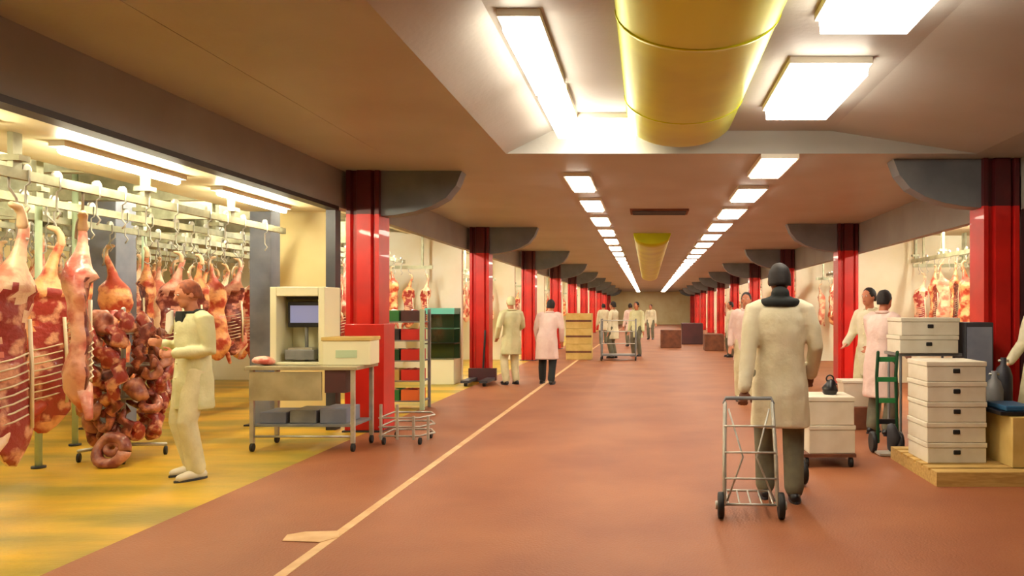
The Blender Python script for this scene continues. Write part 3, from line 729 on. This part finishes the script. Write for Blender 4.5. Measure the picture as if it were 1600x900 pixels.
# green hand truck beside the stack
hk = thing('sack_truck', 'green and black sack truck left of the tall crate stack', 'sack truck', (2.5, 8.0, 0))
for s in (-1, 1): MB().tube([(s*.1, 0, .12), (s*.1, .05, .8), (s*.1, .0, 1.05)], .018, 8).build('rail', 'dgreen', hk)
for z_ in (.3, .52, .74, .95): MB().box(-.1, .1, .02, .05, z_, z_+.05).build('cross_bar', 'green' if z_ > .5 else 'black', hk)
MB().box(-.14, .14, -.2, 0, .01, .03).build('toe_plate', 'steel', hk)
for s in (-1, 1): ww = MB(); ww.disc((s*.14, .05, .11), (1, 0, 0), .11, .045); ww.build('wheel', 'rubber', hk)
tag(MB().tube([(0, 0, .05), (.02, 0, .15), (0, .01, .24)], [.05, .07, .05], 14).build('sack', 'darkgrey'), 'small dark sack standing on the sack truck toe', 'sack', loc=(2.5, 7.86, .04))
# white box dolly by the porter
dl = thing('dolly', 'dark low dolly under the white box right of the porter', 'dolly', (1.75, 7.55, 0))
MB().box(-.28, .22, -.3, .3, .1, .13).build('deck', 'brown', dl)
for sx, sy in ((-.38, -.5), (.18, -.25), (-.22, .25), (.18, .25)):
    if sx < -.3: sx = -.24; sy = -.25
    ww = MB(); ww.disc((sx, sy, .05), (1, 0, 0), .05, .035); ww.build('wheel', 'rubber', dl)
foam_crate(.44, .46, .27, 'white foam box on the low dolly beside the porter, lower one', (1.74, 7.5, .13), .03, hole=False)
foam_crate(.44, .46, .27, 'white foam box on the low dolly beside the porter, upper one', (1.74, 7.5, .40), -.02, hole=False)
tag(MB().tube([(0, 0, .05), (.01, 0, .1)], [.08, .05], 14).torus((0, 0, .15), .035, .008, 12, 6, rot=Matrix.Rotation(PI/2, 3, 'X')).build('black_bag', 'black'), 'small black bag on top of the white boxes', 'bag', loc=(1.78, 7.5, .67))
fw = thing('spare_wheel', 'black wheel leaning at the porter trolley foot', 'wheel', (1.31, 6.55, 0)); 
ww = MB(); ww.disc((0, 0, .11), (1, .25, 0), .11, .05); ww.build('tyre', 'rubber', fw); ww = MB(); ww.disc((0, 0, .11), (1, .25, 0), .04, .06); ww.build('hub', 'steel', fw)
# white tub on a brown box farther right
tag(MB().box(-.18, .2, -.2, .2, 0, .28).build('brown_box', 'brown', bevel=.01), 'brown box on the floor behind the white dolly boxes', 'box', loc=(2.62, 9.75, 0))
tb = thing('white_tub', 'white tub standing on the brown box by the pillar', 'tub', (2.62, 9.75, .28))
MB().rings([[Vector((x*k, y*k, z)) for x, y in ((-.17, -.15), (.17, -.15), (.17, .15), (-.17, .15))] for z, k in ((0, .85), (.3, 1.05))], smooth=False).build('body', 'whitebox', tb); MB().box(-.19, .19, -.17, .17, .3, .325).build('rim', 'whitebox', tb)

# ------------------------------------------------------------------ the table and what is on it
tb = thing('work_table', 'grey steel work table on wheels in front of the nearest left pillar', 'table', (-3.72, 8.35, 0))
MB().box(-.5, .68, -.32, .32, .86, .90).build('tabletop', 'table', tb, bevel=.005)
for sx, sy in ((-.44, -.27), (.62, -.27), (-.44, .27), (.62, .27)):
    lg = MB(); lg.box(sx-.02, sx+.02, sy-.02, sy+.02, .09, .86); lo = lg.build('leg', 'steel', tb)
    ww = MB(); ww.disc((sx, sy, .045), (1, 0, 0), .045, .03); ww.build('caster', 'rubber', lo)
MB().box(-.44, .62, -.27, .27, .26, .285).build('lower_shelf', 'greysteel', tb)
MB().box(-.46, .3, -.3, -.28, .54, .84).build('apron_panel', 'table', tb)
MB().tube([(-.44, -.27, .16), (.62, -.27, .16)], .012, 8).build('stretcher', 'steel', tb)
MB().box(.33, .55, -.29, -.05, .62, .86).build('drawer', 'maroon', tb)
# kiosk housing with screen
ks = thing('weighing_terminal', 'cream housing with a dark opening and small screen on the work table', 'terminal', (-3.73, 8.45, .9))
f = MB(); f.box(-.33, -.26, -.2, .22, 0, .84).box(.19, .26, -.2, .22, 0, .84).box(-.26, .19, -.2, .22, .74, .84).box(-.26, .19, .18, .22, 0, .74).box(-.26, .19, -.2, .18, 0, .03)
f.build('housing', 'cream', ks, bevel=.008)
MB().box(-.22, .15, -.02, .06, .40, .68).build('monitor', 'black', ks, bevel=.008)
MB().box(-.19, .12, -.028, -.02, .45, .64).build('screen', 'screen', ks)
MB().tube([(-.03, .02, .03), (-.03, .02, .42)], .02, 8).build('stem', 'greysteel', ks)
MB().box(-.24, .17, -.01, .17, .74-.03, .74).build('inner_lining', 'black', ks)
MB().box(-.2, .12, -.14, .12, .05, .16).build('scale_base', 'greysteel', ks, bevel=.01); MB().box(-.17, .09, -.12, .1, .16, .18).build('scale_pan', 'steel', ks)
wb = thing('carton', 'cream carton at the right end of the work table', 'carton', (-3.25, 8.4, .90), .08)
MB().box(-.24, .26, -.18, .18, 0, .26).build('body', 'cream', wb, bevel=.006); MB().box(-.25, .27, -.19, .19, .26, .30).build('lid', 'carton', wb, bevel=.005); MB().box(-.1, .12, -.186, -.18, .08, .16).build('handle_label', 'palegreen', wb)
pl_ = MB(); pl_.ell((0, 0, .05), (.12, .09, .05), 12, 7).jitter(.02, 9, 4)
tag(pl_.build('meat_joint', 'porkpink'), 'small pink joint at the left end of the work table', 'meat', loc=(-4.1, 8.2, .898))
for k, (x, m) in enumerate(((-3.98, 'bluegrey'), (-3.66, 'greysteel'), (-3.34, 'bluegrey'))):
    tag(MB().box(-.14, .14, -.2, .2, 0, .12+.02*k).build('shelf_box', m, bevel=.008), ['blue grey box at the left of the table shelf', 'grey box in the middle of the table shelf', 'tall blue grey box at the right of the table shelf'][k], 'box', loc=(x, 8.35, .285))
# nested steel dollies at the pillar foot
for k in range(1):
    t = thing('rail_cart', 'pale steel rail cart parked at the foot of the nearest left pillar', 'cart', (-2.72, 8.75, 0))
    for sx in (-.22, -.04, .14, .3):
        MB().box(sx-.012, sx+.012, -.3, -.27, .06, .45 if sx < 0 else .32).build('post', 'steel', t)
    for zz in (.1, .2, .3):
        g_ = MB(); g_.tube([(-.24, -.28, zz), (.2, -.28, zz), (.32, -.1, zz+.01), (.2, .2, zz), (-.24, .2, zz), (-.24, -.28, zz)], .012, 6); g_.build('loop_rail', 'steel', t)
    for sx, sy in ((-.2, -.25), (.2, -.25), (-.2, .18), (.2, .18)):
        ww = MB(); ww.disc((sx, sy, .04), (1, 0, 0), .04, .03); ww.build('caster', 'rubber', t)
# rack with coloured crates beyond the pillar
rk = thing('shelf_rack', 'shelf rack with a pale green post beyond the nearest left pillar', 'rack', (-3.68, 11.6, 0))
for sx in (-.33, .33): MB().box(sx-.03, sx+.03, -.22, -.16, 0, 1.5).build('post', 'palegreen' if sx > 0 else 'greysteel', rk)
for sx in (-.33, .33): MB().box(sx-.02, sx+.02, .16, .2, 0, 1.5).build('post', 'greysteel', rk)
zs = (.12, .42, .72, 1.02, 1.3)
for z_ in zs: MB().box(-.33, .33, -.2, .2, z_, z_+.02).build('shelf', 'greysteel', rk)
cols = [('green', 'crate_orange'), ('carton', 'crate_red'), ('dgreen', 'crate_red'), ('darkgrey', 'crate_red'), ('green', 'maroon')]
nm = {'green': 'green', 'crate_orange': 'orange', 'carton': 'yellow', 'crate_red': 'red', 'dgreen': 'dark green', 'darkgrey': 'dark grey', 'maroon': 'maroon'}
lv = ['bottom', 'second lowest', 'middle', 'second highest', 'top']
for i, z_ in enumerate(zs):
    for j, m in enumerate(cols[i]):
        t = thing('small_crate', '%s crate on the %s level of the rack beyond the pillar' % (nm[m], lv[i]), 'crate', (-3.68-.15+.3*j, 11.58, z_+.02))
        f = MB(); f.box(-.135, .135, -.17, .17, 0, .01); 
        for bx_ in ((-.135, .135, -.17, -.16), (-.135, .135, .16, .17), (-.135, -.125, -.16, .16), (.125, .135, -.16, .16)): f.box(*bx_, .01, .16)
        f.build('shell', m, t); MB().ell((0, 0, .1), (.11, .14, .07), 10, 6).jitter(.02, 12, i).build('contents', 'fat' if j == 0 else 'meat', t)
# pale pink joints on wall beyond (beside pillar 1)
for k in range(5):
    hang(protos[k % 2], -4.9, 11.2+.44*k, 1+k, 'pink carcass side just beyond the nearest left pillar, %s of its row' % ordn[k], 'pink sides just beyond the nearest left pillar', .6)
# display cabinet
dc = thing('display_cabinet', 'teal and white refrigerated display cabinet before the second left pillar', 'cabinet', (-4.15, 15.5, 0))
MB().box(-.3, .3, -.25, .3, 0, .5).build('base', 'cream', dc, bevel=.01); MB().box(-.3, .3, .22, .3, .5, 1.45).build('back', 'dgreen', dc)
MB().box(-.3, .3, -.2, .3, 1.4, 1.52).build('canopy', 'teal', dc); MB().box(-.3, .3, -.22, .22, .8, .82).build('shelf', 'black', dc); MB().box(-.3, .3, -.22, .22, 1.1, 1.12).build('shelf', 'teal', dc)
MB().box(-.3, .3, -.26, -.25, .5, 1.4).build('pane', 'glass', dc)
# low dark truck at second pillar
lt = thing('pallet_truck', 'low dark pallet truck at the foot of the second left pillar', 'pallet truck', (-3.35, 15.2, 0))
for s in (-.18, .18): MB().box(s-.08, s+.08, -.4, .4, .07, .12).build('fork', 'darkgrey', lt)
MB().box(-.28, .28, .35, .45, .05, .3).build('head', 'maroon', lt); MB().tube([(0, .42, .25), (0, .6, .9), (0, .62, 1.05)], .02, 8).build('handle', 'black', lt)
for s in (-.18, .18): ww = MB(); ww.disc((s, -.3, .04), (1, 0, 0), .04, .06); ww.build('wheel', 'rubber', lt)
# far carton stack and trolley
for k in range(3):
    t = thing('carton', 'tan carton of the stack before the far trolley, %s one' % ('lowest', 'middle', 'topmost')[k], 'carton', (-2.05, 23.1, .46*k))
    MB().box(-.38, .38, -.3, .3, 0, .458).build('body', 'carton', t, bevel=.01); MB().box(-.382, .382, -.302, -.3, .2, .26).build('tape', 'brown', t)
tt = thing('cage_trolley', 'grey cage trolley far down the aisle', 'trolley', (-.85, 22.6, 0))
for sx in (-.5, .5):
    for sy in (-.3, .3):
        MB().tube([(sx, sy, .1), (sx, sy, 1.2)], .02, 8).build('post', 'greysteel', tt); ww = MB(); ww.disc((sx, sy, .06), (1, 0, 0), .06, .04); ww.build('wheel', 'rubber', tt)
MB().box(-.5, .5, -.3, .3, .14, .18).build('deck', 'greysteel', tt)
for z_ in (.5, .85, 1.17): MB().tube([(-.5, -.3, z_), (.5, -.3, z_)], .014, 6).build('rail', 'steel', tt)
for k, (x, y, w_, h) in enumerate(((.9, 30, .8, .7), (1.9, 33, .9, .9), (2.4, 28, .7, .6))):
    tag(MB().box(-w_/2, w_/2, -.4, .4, 0, h).build('crate_pile', ['brown', 'maroon', 'brown'][k], bevel=.02), ['reddish brown box pile in the middle of the far aisle', 'maroon box pile behind the brown one in the far aisle', 'brown low box pile by the right pillars far away'][k], 'box', loc=(x, y, 0))
